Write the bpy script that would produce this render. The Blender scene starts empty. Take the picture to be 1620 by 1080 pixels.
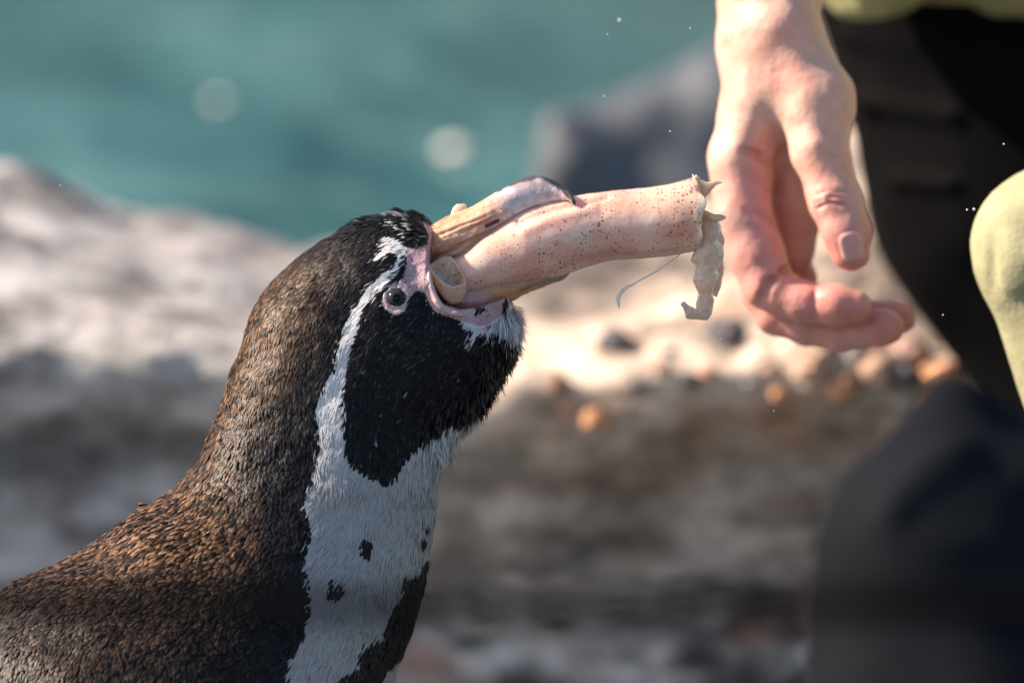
import bpy, math, random
import numpy as np
from mathutils import Vector
from mathutils.bvhtree import BVHTree

rng = np.random.default_rng(7)
random.seed(7)
sc = bpy.context.scene
COL = sc.collection

# ------------------------------------------------------------------ camera
FOC = np.array([0.0, 0.0, 0.42])            # point of focus: the bird's head
DIST = 3.5
PITCH = math.radians(12)
FWD = np.array([0.0, math.cos(PITCH), -math.sin(PITCH)])
UPV = np.array([0.0, math.sin(PITCH), math.cos(PITCH)])
RGT = np.array([1.0, 0.0, 0.0])
PX = 0.45 / 1620.0                          # metres per photo unit at the focus plane
CAM = FOC - FWD * DIST
cd = bpy.data.cameras.new('camera')
cam = bpy.data.objects.new('camera', cd)
COL.objects.link(cam)
cam.location = CAM
cam.rotation_euler = (math.pi / 2 - PITCH, 0, 0)
cd.sensor_width = 36
cd.lens = 36 * DIST / 0.45
cd.clip_end = 500
cd.clip_start = 0.05
cd.dof.use_dof = True
cd.dof.focus_distance = DIST - 0.028
cd.dof.aperture_fstop = cd.lens / 46.0
sc.camera = cam

# ------------------------------------------------------------------ light
SUN_EL, SUN_AZ = math.radians(36), math.radians(-83)     # azimuth from +y, clockwise: from the left
sd = np.array([math.sin(SUN_AZ) * math.cos(SUN_EL), math.cos(SUN_AZ) * math.cos(SUN_EL), math.sin(SUN_EL)])
w = bpy.data.worlds.new('World'); sc.world = w; w.use_nodes = True
nt = w.node_tree; nt.nodes.clear()
sky = nt.nodes.new('ShaderNodeTexSky'); sky.sky_type = 'NISHITA'; sky.sun_disc = False
sky.sun_elevation = SUN_EL; sky.sun_rotation = SUN_AZ
bg = nt.nodes.new('ShaderNodeBackground'); bg.inputs[1].default_value = 0.09
ow = nt.nodes.new('ShaderNodeOutputWorld')
nt.links.new(sky.outputs[0], bg.inputs[0]); nt.links.new(bg.outputs[0], ow.inputs[0])
sl = bpy.data.lights.new('sun', 'SUN'); sl.energy = 5.0; sl.angle = math.radians(0.5); sl.color = (1.0, 0.82, 0.66)
so = bpy.data.objects.new('sun', sl); COL.objects.link(so)
so.rotation_euler = Vector(-sd).to_track_quat('-Z', 'Y').to_euler()
so.location = (-3, 0, 5)
sc.view_settings.view_transform = 'Standard'; sc.view_settings.look = 'None'
sc.view_settings.gamma = 1; sc.view_settings.use_curve_mapping = False
sc.view_settings.exposure = 1.08
sc.cycles.use_denoising = True
sc.cycles.max_bounces = 8
sc.cycles.sample_clamp_indirect = 4

# ------------------------------------------------------------------ helpers
class Frame:
    """plane square to the view at a given distance behind the focus plane (metres); u,v,w in photo units"""
    def __init__(s, off=0.0):
        s.k = PX * (DIST + off) / DIST
        s.o = CAM + FWD * (DIST + off)
    def __call__(s, p):
        p = np.atleast_2d(np.asarray(p, float))
        return s.o + RGT * ((p[:, :1] - 810) * s.k) + UPV * ((540 - p[:, 1:2]) * s.k) + FWD * (p[:, 2:3] * s.k)
F0 = Frame(0)

def tag(o, label=None, cat=None, group=None, kind=None):
    if label: o['label'] = label
    if cat: o['category'] = cat
    if group: o['group'] = group
    if kind: o['kind'] = kind
    return o

def empty(name, loc, **k):
    o = bpy.data.objects.new(name, None); COL.objects.link(o); o.location = tuple(loc); o.empty_display_size = .02
    return tag(o, **k)

def root_loc(p):
    l = np.zeros(3)
    while p is not None:
        l += np.array(p.location); p = p.parent
    return l

def mk(name, V, Fc, mat, parent=None, smooth=True, col=None, origin=None):
    V = np.asarray(V, float)
    base = root_loc(parent)
    if origin is not None: base = base + np.asarray(origin) if parent else np.asarray(origin, float)
    me = bpy.data.meshes.new(name)
    Fc = np.asarray(Fc)
    n, m, c = len(V), len(Fc), Fc.shape[1]
    me.vertices.add(n); me.vertices.foreach_set('co', (V - base).astype(np.float32).ravel())
    me.loops.add(m * c); me.loops.foreach_set('vertex_index', Fc.astype(np.int32).ravel())
    me.polygons.add(m); me.polygons.foreach_set('loop_start', np.arange(0, m * c, c, dtype=np.int32))
    me.polygons.foreach_set('loop_total', np.full(m, c, dtype=np.int32))
    me.update(calc_edges=True)
    if smooth: me.polygons.foreach_set('use_smooth', np.ones(m, dtype=bool))
    if col is not None:
        a = me.attributes.new('Col', 'FLOAT_COLOR', 'POINT')
        cc = np.ones((n, 4), np.float32); cc[:, :3] = col
        a.data.foreach_set('color', cc.ravel())
    me.validate()
    if mat is not None: me.materials.append(mat.m if isinstance(mat, M) else mat)
    o = bpy.data.objects.new(name, me); COL.objects.link(o)
    if parent: o.parent = parent
    if origin is not None: o.location = tuple(np.asarray(origin) - (root_loc(parent) if parent else 0))
    return o

def _h(ix, iy, iz, s):
    n = (ix * 374761393 + iy * 668265263 + iz * 2147483647 + s * 1274126177) & 0xffffffff
    n = ((n ^ (n >> 13)) * 1274126177) & 0xffffffff
    n = (n ^ (n >> 16)) & 0xffff
    return n / 32767.5 - 1.0
def vnoise(p, seed=0):
    p = np.asarray(p, float); i = np.floor(p).astype(np.int64); f = p - i; f = f * f * (3 - 2 * f)
    r = 0
    for dx in (0, 1):
        for dy in (0, 1):
            for dz in (0, 1):
                wgt = (f[..., 0] if dx else 1 - f[..., 0]) * (f[..., 1] if dy else 1 - f[..., 1]) * (f[..., 2] if dz else 1 - f[..., 2])
                r = r + wgt * _h(i[..., 0] + dx, i[..., 1] + dy, i[..., 2] + dz, seed)
    return r
def fbm(p, oct=4, seed=0, gain=.5):
    p = np.asarray(p, float); r = 0; a = 1; t = 0
    for k in range(oct):
        r = r + a * vnoise(p * (2 ** k), seed + k * 17); t += a; a *= gain
    return r / t

def cr(P, n):
    """Catmull-Rom resample of rows of P to n rows"""
    P = np.asarray(P, float); m = len(P)
    t = np.linspace(0, m - 1, n); i = np.minimum(t.astype(int), m - 2); f = (t - i)[:, None]
    g = lambda k: P[np.clip(k, 0, m - 1)]
    p0, p1, p2, p3 = g(i - 1), g(i), g(i + 1), g(i + 2)
    return .5 * ((2 * p1) + (-p0 + p2) * f + (2 * p0 - 5 * p1 + 4 * p2 - p3) * f ** 2 + (-p0 + 3 * p1 - 3 * p2 + p3) * f ** 3)

def grid_faces(a, b, wrap=True):
    i, j = np.meshgrid(np.arange(a - 1), np.arange(b if wrap else b - 1), indexing='ij')
    j2 = (j + 1) % b
    return np.stack([i * b + j, i * b + j2, (i + 1) * b + j2, (i + 1) * b + j], -1).reshape(-1, 4)

def inpoly(u, v, poly):
    P = np.asarray(poly, float); r = np.zeros(np.shape(u), bool); j = len(P) - 1
    for i in range(len(P)):
        xi, yi, xj, yj = P[i, 0], P[i, 1], P[j, 0], P[j, 1]
        with np.errstate(divide='ignore', invalid='ignore'):
            c = ((yi > v) != (yj > v)) & (u < (xj - xi) * (v - yi) / (yj - yi + 1e-12) + xi)
        r ^= c; j = i
    return r
def polydist(u, v, pts):
    """distance to an open polyline"""
    d = np.full(np.shape(u), 1e9)
    for a, b in zip(pts[:-1], pts[1:]):
        a = np.array(a, float); b = np.array(b, float); ab = b - a
        t = np.clip(((u - a[0]) * ab[0] + (v - a[1]) * ab[1]) / (ab @ ab + 1e-9), 0, 1)
        d = np.minimum(d, np.hypot(u - a[0] - t * ab[0], v - a[1] - t * ab[1]))
    return d
def sstep(a, b, x):
    t = np.clip((x - a) / (b - a), 0, 1); return t * t * (3 - 2 * t)
def mix(a, b, t):
    return np.asarray(a) * (1 - t[:, None]) + np.asarray(b) * t[:, None]

def loft(sections, n, m, power=1.0, disp=None):
    """sections: (Tu,Tv,Bu,Bv,halfdepth,wcentre). returns uvw (n*m) with theta 0 at T, near side at 90 deg"""
    S = cr(sections, n); th = np.linspace(0, 2 * np.pi, m, endpoint=False)
    c, s = np.cos(th), np.sin(th)
    if power != 1: c = np.sign(c) * abs(c) ** power; s = np.sign(s) * abs(s) ** power
    C = (S[:, 0:2] + S[:, 2:4]) / 2; A = (S[:, 0:2] - S[:, 2:4]) / 2
    P = np.empty((n, m, 3))
    P[..., :2] = C[:, None] + A[:, None] * c[None, :, None]
    P[..., 2] = S[:, 5:6] - S[:, 4:5] * s[None]
    return P

def grid_normals(P):
    du = np.gradient(P, axis=0)
    dv = (np.roll(P, -1, 1) - np.roll(P, 1, 1)) / 2
    N = np.cross(du, dv); N /= np.linalg.norm(N, axis=-1, keepdims=True) + 1e-12
    ctr = P.mean(1, keepdims=True)
    sgn = np.sign(((P - ctr) * N).sum(-1).mean())
    return N * sgn, du

# SDF tools ---------------------------------------------------------------
def cap(p, a, b, ra, rb):
    a = np.asarray(a, np.float32); b = np.asarray(b, np.float32); ab = b - a
    q = p - a; t = np.clip((q @ ab) / (ab @ ab + 1e-9), 0, 1)
    q = q - t[..., None] * ab
    return np.sqrt((q * q).sum(-1)) - (ra + (rb - ra) * t)
def smin(a, b, k):
    h = np.maximum(k - abs(a - b), 0) / k
    return np.minimum(a, b) - h * h * k * .25
def ssub(a, b, k):
    return -smin(-a, b, k)
def nets(f, lo, hi, h):
    lo = np.asarray(lo, float); n = np.ceil((np.asarray(hi) - lo) / h).astype(int) + 1
    ax = [lo[k] + h * np.arange(n[k]) for k in range(3)]
    G = np.stack(np.meshgrid(*ax, indexing='ij'), -1).astype(np.float32)
    D = f(G); del G
    nx, ny, nz = n - 1
    acc = np.zeros((nx, ny, nz, 3), np.float32); cnt = np.zeros((nx, ny, nz), np.float32)
    for axis in range(3):
        o = [k for k in range(3) if k != axis]
        for b in (0, 1):
            for c in (0, 1):
                s0 = [0, 0, 0]; s0[o[0]] = b; s0[o[1]] = c
                s1 = list(s0); s1[axis] = 1
                d0 = D[s0[0]:s0[0] + nx, s0[1]:s0[1] + ny, s0[2]:s0[2] + nz]
                d1 = D[s1[0]:s1[0] + nx, s1[1]:s1[1] + ny, s1[2]:s1[2] + nz]
                mk_ = (d0 < 0) != (d1 < 0)
                t = np.where(mk_, d0 / (d0 - d1 + 1e-20), 0)
                cnt += mk_
                for k in range(3):
                    acc[..., k] += mk_ * (t if k == axis else s0[k])
    on = cnt > 0
    idx = -np.ones((nx, ny, nz), np.int64); idx[on] = np.arange(on.sum())
    cell = np.argwhere(on)
    V = lo + h * (cell + acc[on] / cnt[on][:, None])
    Q = []
    for axis in range(3):
        o = [(axis + 1) % 3, (axis + 2) % 3]
        sl0 = [slice(None)] * 3; sl1 = [slice(None)] * 3
        sl0[axis] = slice(0, n[axis] - 1); sl1[axis] = slice(1, n[axis])
        a, b = D[tuple(sl0)] < 0, D[tuple(sl1)] < 0
        ed = np.argwhere(a != b)
        ed = ed[(ed[:, o[0]] > 0) & (ed[:, o[1]] > 0) & (ed[:, o[0]] < n[o[0]] - 1) & (ed[:, o[1]] < n[o[1]] - 1)]
        e = [ed.copy() for _ in range(4)]
        e[1][:, o[0]] -= 1; e[2][:, o[0]] -= 1; e[2][:, o[1]] -= 1; e[3][:, o[1]] -= 1
        q = np.stack([idx[x[:, 0], x[:, 1], x[:, 2]] for x in e], 1)
        fl = b[ed[:, 0], ed[:, 1], ed[:, 2]]
        q[fl] = q[fl][:, ::-1]
        Q.append(q)
    return V, np.concatenate(Q)

# materials ----------------------------------------------------------------
class M:
    def __init__(s, name):
        s.m = bpy.data.materials.new(name); s.m.use_nodes = True; s.t = s.m.node_tree
        s.b = s.t.nodes['Principled BSDF']; s.tc = None
    def n(s, typ, **k):
        x = s.t.nodes.new(typ)
        for a, b in k.items():
            if isinstance(a, str) and hasattr(x, a): setattr(x, a, b)
        return x
    def l(s, a, b): s.t.links.new(a, b)
    def set(s, **k):
        for a, b in k.items(): s.b.inputs[a.replace('_', ' ')].default_value = b
        return s
    def co(s, scale=(1, 1, 1)):
        tc = s.n('ShaderNodeTexCoord'); mp = s.n('ShaderNodeMapping'); mp.inputs['Scale'].default_value = scale
        s.l(tc.outputs['Object'], mp.inputs[0]); return mp.outputs[0]
    def noise(s, scale, det=4, rough=.55, co=None):
        x = s.n('ShaderNodeTexNoise'); x.inputs['Scale'].default_value = scale
        x.inputs['Detail'].default_value = det; x.inputs['Roughness'].default_value = rough
        s.l(co if co is not None else s.co(), x.inputs['Vector']); return x.outputs['Fac']
    def ramp(s, fac, stops):
        x = s.n('ShaderNodeValToRGB'); e = x.color_ramp.elements
        while len(e) < len(stops): e.new(.5)
        for i, (p, c) in enumerate(stops):
            e[i].position = p; e[i].color = (*c, 1) if len(c) == 3 else c
        s.l(fac, x.inputs[0]); return x.outputs[0]
    def mixc(s, f, a, b, mode='MIX'):
        x = s.n('ShaderNodeMix'); x.data_type = 'RGBA'; x.blend_type = mode
        for v, i in ((f, x.inputs['Factor']), (a, x.inputs[6]), (b, x.inputs[7])):
            if isinstance(v, (int, float)): i.default_value = v
            elif isinstance(v, tuple): i.default_value = (*v, 1)
            else: s.l(v, i)
        return x.outputs[2]
    def math(s, op, a, b=0.0):
        x = s.n('ShaderNodeMath'); x.operation = op
        for v, i in ((a, x.inputs[0]), (b, x.inputs[1])):
            if isinstance(v, (int, float)): i.default_value = v
            else: s.l(v, i)
        return x.outputs[0]
    def attr(s):
        x = s.n('ShaderNodeAttribute'); x.attribute_name = 'Col'; return x.outputs['Color']
    def base(s, c): s.l(c, s.b.inputs['Base Color']); return s
    def bump(s, h, dist, strength=1.0):
        x = s.n('ShaderNodeBump'); x.inputs['Distance'].default_value = dist; x.inputs['Strength'].default_value = strength
        s.l(h, x.inputs['Height']); s.l(x.outputs[0], s.b.inputs['Normal']); return s

def sss(m, wgt, scale, rad=(1, .35, .2)):
    m.b.inputs['Subsurface Weight'].default_value = wgt
    m.b.inputs['Subsurface Scale'].default_value = scale
    m.b.inputs['Subsurface Radius'].default_value = rad
    return m

mFeather = M('feather').set(Roughness=.42); mFeather.base(mFeather.attr())
mFeather.b.inputs['Specular IOR Level'].default_value = .15
mHide = M('feather_ground').set(Roughness=.75)
_n = mHide.noise(900, 3); mHide.base(mHide.mixc(.35, mHide.attr(), mHide.ramp(_n, [(.35, (.5, .5, .5)), (.7, (1.25, 1.2, 1.2))]), 'MULTIPLY')).bump(_n, .0004)
sss(mHide, .12, .002)

mBill = M('bill_horn').set(Roughness=.38)
_c = mBill.co((1, 1, 1)); _n1 = mBill.noise(260, 6, .65, _c); _n2 = mBill.noise(70, 3, .5, _c)
mBill.base(mBill.mixc(.55, mBill.attr(), mBill.ramp(_n1, [(.3, (.55, .48, .42)), (.62, (1.15, 1.12, 1.1))]), 'MULTIPLY'))
mBill.b.inputs['Coat Weight'].default_value = .5; mBill.b.inputs['Coat Roughness'].default_value = .15; mBill.bump(_n1, .0006, .7); sss(mBill, .25, .003)

mSkin = M('hand_skin').set(Roughness=.42)
_v = mSkin.n('ShaderNodeTexVoronoi'); _v.inputs['Scale'].default_value = 700; mSkin.l(mSkin.co(), _v.inputs['Vector'])
_n1 = mSkin.noise(45, 4); _n2 = mSkin.noise(200, 4)
_cc = mSkin.mixc(1.0, mSkin.attr(), mSkin.ramp(_n1, [(.3, (1.06, .82, .78)), (.7, (.98, 1.06, 1.05))]), 'MULTIPLY')
mSkin.base(mSkin.mixc(.4, _cc, mSkin.ramp(_n2, [(.3, (.82, .72, .7)), (.65, (1.1, 1.08, 1.06))]), 'MULTIPLY'))
mSkin.bump(mSkin.math('ADD', _v.outputs['Distance'], mSkin.math('MULTIPLY', _n2, 1.5)), .0003, .6)
sss(mSkin, .35, .006, (1, .3, .16))

mNail = M('finger_nail').set(Roughness=.22, Base_Color=(.74, .40, .37, 1)); sss(mNail, .2, .002)

def squid_mat(name, base, pink, density, amp=1.0, trans=0, painted=False):
    m = M(name).set(Roughness=.24)
    n1 = m.noise(45, 3); n2 = m.noise(120, 4)
    c = m.mixc(m.ramp(n1, [(.42, (0, 0, 0)), (.66, (1, 1, 1))]), base, pink)
    if painted:
        sp = m.n('ShaderNodeSeparateColor'); m.l(m.attr(), sp.inputs[0])
        c = m.mixc(sp.outputs[1], c, (.58, .21, .14)); c = m.mixc(sp.outputs[2], c, (.80, .66, .54))
    c = m.mixc(m.ramp(n2, [(.52, (0, 0, 0)), (.75, (.5, .5, .5))]), c, (.72, .52, .42))
    for sc_, thr, k in ((540, .235, 1.0), (900, .25, .9)):
        v = m.n('ShaderNodeTexVoronoi'); v.inputs['Scale'].default_value = sc_; v.inputs['Randomness'].default_value = .8
        m.l(m.co(), v.inputs['Vector'])
        sep = m.n('ShaderNodeSeparateColor'); m.l(v.outputs['Color'], sep.inputs[0])
        dens = m.noise(28, 3)
        th = m.math('MULTIPLY', m.math('ADD', m.math('MULTIPLY', m.math('POWER', sep.outputs[0], 2.0), thr * .8), thr * .38), m.math('MINIMUM', m.math('MULTIPLY', m.math('SUBTRACT', dens, density), 6.0), 1.15))
        if painted: th = m.math('MULTIPLY', th, sp.outputs[0])
        f = m.math('MULTIPLY', m.math('LESS_THAN', v.outputs['Distance'], th), .82 * k * amp)
        c = m.mixc(f, c, (.24, .05, .04))
    m.base(c)
    m.b.inputs['Coat Weight'].default_value = .9; m.b.inputs['Coat Roughness'].default_value = .07
    m.bump(m.noise(300, 4), .0004, .5)
    sss(m, .7, .009, (1, .55, .4))
    if trans: m.b.inputs['Transmission Weight'].default_value = trans; m.b.inputs['Roughness'].default_value = .4
    return m
mSquid = squid_mat('squid_mantle_skin', (.87, .62, .48), (.82, .43, .31), .20, painted=True)
mFin = squid_mat('squid_fin_skin', (.92, .50, .32), (.88, .40, .25), .10, .9)
mMeat = squid_mat('squid_flesh', (.92, .73, .55), (.88, .60, .43), .47, .6, .38)

def rock_mat():
    m = M('rock').set(Roughness=.85)
    big = m.noise(2.6, 5, .6); mid = m.noise(11, 6, .65); fine = m.noise(90, 5, .7)
    st = m.noise(9, 5, .6, m.co((.35, .6, 3.2)))
    c = m.ramp(big, [(.30, (.13, .13, .135)), (.45, (.30, .29, .28)), (.62, (.52, .49, .46))])
    c = m.mixc(m.ramp(mid, [(.36, (0, 0, 0)), (.55, (1, 1, 1))]), m.mixc(1.0, c, (.5, .48, .48), 'MULTIPLY'), c)
    c = m.mixc(m.ramp(st, [(.56, (0, 0, 0)), (.72, (.6, .6, .6))]), c, (.17, .085, .055))
    c = m.mixc(1.0, c, m.attr(), 'MULTIPLY')
    m.base(m.mixc(.5, c, m.ramp(fine, [(.3, (.6, .6, .6)), (.7, (1.2, 1.2, 1.2))]), 'MULTIPLY'))
    m.bump(m.math('ADD', m.math('MULTIPLY', mid, 2.0), fine), .006, .8)
    return m
mRock = rock_mat()
def plain(name, c, rough=.5, nscale=40, amt=.35, bump=.0, spec=.5):
    m = M(name).set(Roughness=rough); n = m.noise(nscale, 5, .6)
    m.base(m.mixc(amt, c, m.ramp(n, [(.3, (.45, .45, .45)), (.7, (1.3, 1.3, 1.3))]), 'MULTIPLY'))
    m.b.inputs['Specular IOR Level'].default_value = spec
    if bump: m.bump(n, bump)
    return m
# ================================================================== SETTING
# ground sheet
def sheet(name, x0, x1, y0, y1, z, mat, n=2):
    X, Y = np.meshgrid(np.linspace(x0, x1, n), np.linspace(y0, y1, n), indexing='ij')
    V = np.stack([X, Y, np.full_like(X, z)], -1).reshape(-1, 3)
    return mk(name, V, grid_faces(n, n, False), mat)
mGround = plain('ground_gravel', (.16, .14, .125), .9, 30, .6, .01)
tag(sheet('ground', -120, 120, -40, 200, -.6, mGround), kind='structure')
# the penguin stands on a concrete apron in front of the ledge
tag(sheet('path', -6, 6, -6, 1.0, 0.0, plain('wet_concrete', (.09, .09, .092), .6, 18, .6, .004), 2), kind='structure')
mWater = M('pool_water').set(Roughness=.09, IOR=1.33)
_wc = mWater.co((1, .55, 1)); _w1 = mWater.noise(2.3, 4, .55, _wc); _w2 = mWater.noise(1.0, 3, .5, mWater.co((.9, .5, 1)))
_c = mWater.ramp(_w1, [(.40, (.014, .062, .075)), (.5, (.042, .135, .155)), (.60, (.09, .215, .235))])
mWater.base(mWater.mixc(mWater.ramp(_w2, [(.48, (0, 0, 0)), (.66, (.8, .8, .8))]), _c, (.085, .15, .155)))  # grey mottling paints reflections of the surroundings into the water
_w3 = mWater.noise(14, 3, .5, mWater.co((1, .45, 1)))
mWater.bump(mWater.math('ADD', mWater.math('MULTIPLY', _w3, .5), _w1), .035, .5)
tag(sheet('water', -60, 60, 1.05, 14.2, .06, mWater, 2), kind='structure')

# unseen far rock wall, added to darken reflections in the pool water
def wall_far():
    n, m = 160, 40
    X, T = np.meshgrid(np.linspace(-30, 30, n), np.linspace(0, 1, m), indexing='ij')
    z = -.1 + 4.6 * T; y = 14 + 2.2 * T ** 1.5
    p = np.stack([X * .5, T * 3, X * 0], -1)
    y = y + fbm(p, 4, 3) * 1.1; z = z + fbm(p + 9, 3, 5) * .5 * T
    return mk('reflection_wall', np.stack([X, y, z], -1).reshape(-1, 3), grid_faces(n, m, False),
              plain('far_rock', (.10, .115, .09), .9, 1.2, .7), smooth=True)
tag(wall_far(), 'long grey green rock wall added out of view across the pool for its reflection', 'wall')

# ledge: a broad weathered rock shelf between bird and pool
def zoff(y, w):   # height of the point seen at photo row y at a depth w metres behind focus
    return (CAM + FWD * (DIST + w) + UPV * ((540 - y) * PX * (DIST + w) / DIST))
def ledge():
    n, m = 520, 300
    xs = np.linspace(-1.5, 1.9, n)
    px = 810 + xs / (PX * 1.28)
    yb = np.interp(px, [-900, -200, 0, 120, 260, 430, 620, 900, 1080, 1200, 1330, 1500, 1900, 3000],
                   [200, 215, 262, 318, 360, 386, 392, 390, 380, 330, 262, 240, 250, 260])
    yf = np.interp(px, [-900, 0, 200, 430, 620, 900, 1080, 1250, 1500, 3000], [530, 530, 540, 560, 590, 600, 575, 560, 590, 610])
    wb = 1.06 + 0 * xs; wf = .70 + 0 * xs
    B = np.stack([xs, (CAM[1] + FWD[1] * (DIST + wb)) + UPV[1] * ((540 - yb) * PX * (DIST + wb) / DIST),
                  CAM[2] + FWD[2] * (DIST + wb) + UPV[2] * ((540 - yb) * PX * (DIST + wb) / DIST)], -1)
    A = np.stack([xs, (CAM[1] + FWD[1] * (DIST + wf)) + UPV[1] * ((540 - yf) * PX * (DIST + wf) / DIST),
                  CAM[2] + FWD[2] * (DIST + wf) + UPV[2] * ((540 - yf) * PX * (DIST + wf) / DIST)], -1)
    Z = np.zeros_like(xs)
    prof = np.stack([
        np.stack([xs, B[:, 1] + .55, Z - .25], -1),
        np.stack([xs, B[:, 1] + .22, B[:, 2] - .13], -1),
        np.stack([xs, B[:, 1] + .05, B[:, 2] - .015], -1),
        B,
        A * .5 + B * .5 + [0, 0, .006],
        np.stack([xs, A[:, 1] + .03, A[:, 2] + .006], -1),
        np.stack([xs, A[:, 1] - .008, A[:, 2] - .012], -1),
        np.stack([xs, A[:, 1] + .018, A[:, 2] - .07], -1),
        np.stack([xs, A[:, 1] + .03, Z + .08], -1),
        np.stack([xs, A[:, 1] - .03, Z + .02], -1),
        np.stack([xs, A[:, 1] - .12, Z - .03], -1)], 0)
    P = cr(prof.reshape(len(prof), -1), m).reshape(m, n, 3)
    N, _ = grid_normals(P)
    du = np.gradient(P, axis=0); dv = np.gradient(P, axis=1); N = np.cross(dv, du); N /= np.linalg.norm(N, axis=-1, keepdims=True)
    if N[m // 2, n // 2, 2] < 0: N = -N
    d = fbm(P * 5.5, 3, 11) * .022 + fbm(P * np.array([16, 22, 30]), 4, 23) * .012
    d += -.018 * np.clip(fbm(P * np.array([9, 9, 14]), 3, 31) - .12, 0, 1) * 2
    right = sstep(.02, .12, P[..., 0]) * sstep(.165, .21, P[..., 2])
    d += right * np.abs(fbm(P * 38, 3, 41)) * .02
    P = P + N * d[..., None]
    # tint: pale lime and bird-lime wash on the top, greyer rock with rusty seams below
    h = P[..., 2]; nz = fbm(P * 7, 4, 51)
    t = sstep(.06, .22, h + nz * .05)
    low = np.array([1.62, 1.62, 1.66]); top = np.array([1.42, 1.22, 1.03]); left = np.array([.90, .93, .98])
    lx = sstep(.02, -.22, P[..., 0] + nz * .1)  # left end tinted cooler and duller, painting in its shade
    tp = top * (1 - lx[..., None]) + left * lx[..., None]
    c = low * (1 - t[..., None]) + tp * t[..., None]
    rust = sstep(.18, .45, fbm(P * np.array([12, 12, 26]), 3, 61)) * (1 - t)
    c = c * (1 - rust[..., None]) + np.array([.62, .26, .17]) * rust[..., None]
    mot = fbm(P * np.array([11, 11, 24]), 4, 88) * 2.2 + fbm(P * np.array([40, 40, 75]), 3, 89) * 1.9 + vnoise(P * np.array([75, 75, 120]), 99) * .5
    c = c * np.exp(np.clip(mot * 1.5, -1.7, .7) * (1.0 - .6 * t))[..., None]
    org = sstep(.0, .35, fbm(P * 17, 3, 93)) * sstep(.0, .06, P[..., 0] + .03) * sstep(.20, .225, h) * sstep(A[:, 1] + .14, A[:, 1] + .05, P[..., 1])
    c = c * (1 - .75 * org[..., None]) + np.array([1.25, .72, .45]) * .75 * org[..., None]
    wht = sstep(.12, .2, P[..., 0]) * sstep(.24, .28, h) * sstep(A[:, 1] + .1, A[:, 1] + .2, P[..., 1])
    c = c * (1 + .45 * wht[..., None])
    seam = sstep(.12, .0, np.abs(h - .075 + .02 * fbm(P * 4, 2, 77)) / .12)
    c = c * (1 - .45 * seam[..., None])
    return mk('rock_ledge', P.reshape(-1, 3), grid_faces(m, n, False), mRock, col=c.reshape(-1, 3))
lg = ledge(); tag(lg, kind='structure')
dg = bpy.context.evaluated_depsgraph_get()
bvhL = BVHTree.FromPolygons([tuple(v.co) for v in lg.data.vertices], [tuple(p.vertices) for p in lg.data.polygons])
def on_ledge(x, y):
    h = bvhL.ray_cast(Vector((x, y, 2)), Vector((0, 0, -1)))
    return h[0]
def ledge_at(px, py):
    d = FWD + RGT * ((px - 810) * PX / DIST) + UPV * ((540 - py) * PX / DIST)
    h = bvhL.ray_cast(Vector(CAM), Vector(d).normalized())
    return np.array(h[0]) if h[0] else None

# boulders ----------------------------------------------------------------
def stone_mesh(seed, n=26, m=40, rough=.25):
    th = np.linspace(0.001, np.pi - .001, n)[:, None]; ph = np.linspace(0, 2 * np.pi, m, endpoint=False)[None]
    D = np.stack([np.sin(th) * np.cos(ph), np.sin(th) * np.sin(ph), np.cos(th) + 0 * ph], -1)
    r = 1 + fbm(D * 1.3 + seed, 2, seed) * rough * 1.4 + fbm(D * 4 + seed, 3, seed + 3) * rough * .35
    P = D * r[..., None]
    P = np.sign(P) * np.abs(P) ** .9
    return P.reshape(-1, 3), grid_faces(n, m)
STONES = [stone_mesh(s) for s in range(5)]
def stone(px, py, rpx, colr, label, group=None, name='stone', sq=.8, seed=None, cat='stone'):
    p = ledge_at(px, py)
    if p is None: return None
    r = rpx * PX * 1.2
    V, Fc = STONES[(seed if seed is not None else int(px)) % 5]
    a = rng.uniform(0, 6.28); R = np.array([[math.cos(a), -math.sin(a), 0], [math.sin(a), math.cos(a), 0], [0, 0, 1]])
    W = V @ R.T * np.array([r, r * .9, r * sq]) + p + [0, 0, r * .25]
    o = mk(name, W, Fc, mRock, col=np.tile(colr, (len(W), 1)), origin=p)
    return tag(o, label, cat, group)
OR, TA, GR, DK, PK = (2.2, 1.15, .65), (2.0, 1.35, 1.0), (1.1, 1.1, 1.12), (.35, .35, .4), (1.7, 1.15, 1.0)
stone(1490, 600, 30, OR, 'rounded orange stone at the right end of the ledge beside the dark wader knee')
stone(1478, 640, 20, OR, 'small orange stone just below the rounded orange stone at the ledge end')
stone(1388, 592, 30, TA, 'tan stone on the ledge below the fingertips')
stone(1438, 560, 28, PK, 'pale pinkish stone just below the little fingertip')
stone(1330, 618, 26, OR, 'brown stone left of the tan stone on the ledge edge')
stone(1150, 540, 34, DK, 'dark grey stone on the bright ledge right below the hanging squid strip')
stone(975, 548, 26, DK, 'dark grey stone on the bright ledge between penguin and squid strip', seed=2)
stone(1430, 600, 24, DK, 'dark stone wedged between the tan and the orange stones', seed=3)
stone(945, 665, 22, OR, 'orange stone on the ledge edge right of the penguin throat', seed=1)
stone(1280, 590, 26, TA, 'light tan stone under the curled middle finger', seed=4)
stone(880, 610, 20, (.9, .6, .45), 'brown stone on the ledge just right of the penguin chin', seed=3)
for k, (a, b, r) in enumerate([(1045, 585, 13), (1090, 605, 15), (1120, 590, 12), (1185, 610, 14), (1215, 585, 13), (1010, 610, 12), (1235, 625, 15), (1350, 560, 12), (1300, 560, 12), (1060, 560, 10)]):
    stone(a, b, r, [TA, DK, OR, GR][k % 4], 'small loose stone among the rubble on the sunlit ledge edge', 'small loose stones on the sunlit ledge', seed=k)

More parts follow.
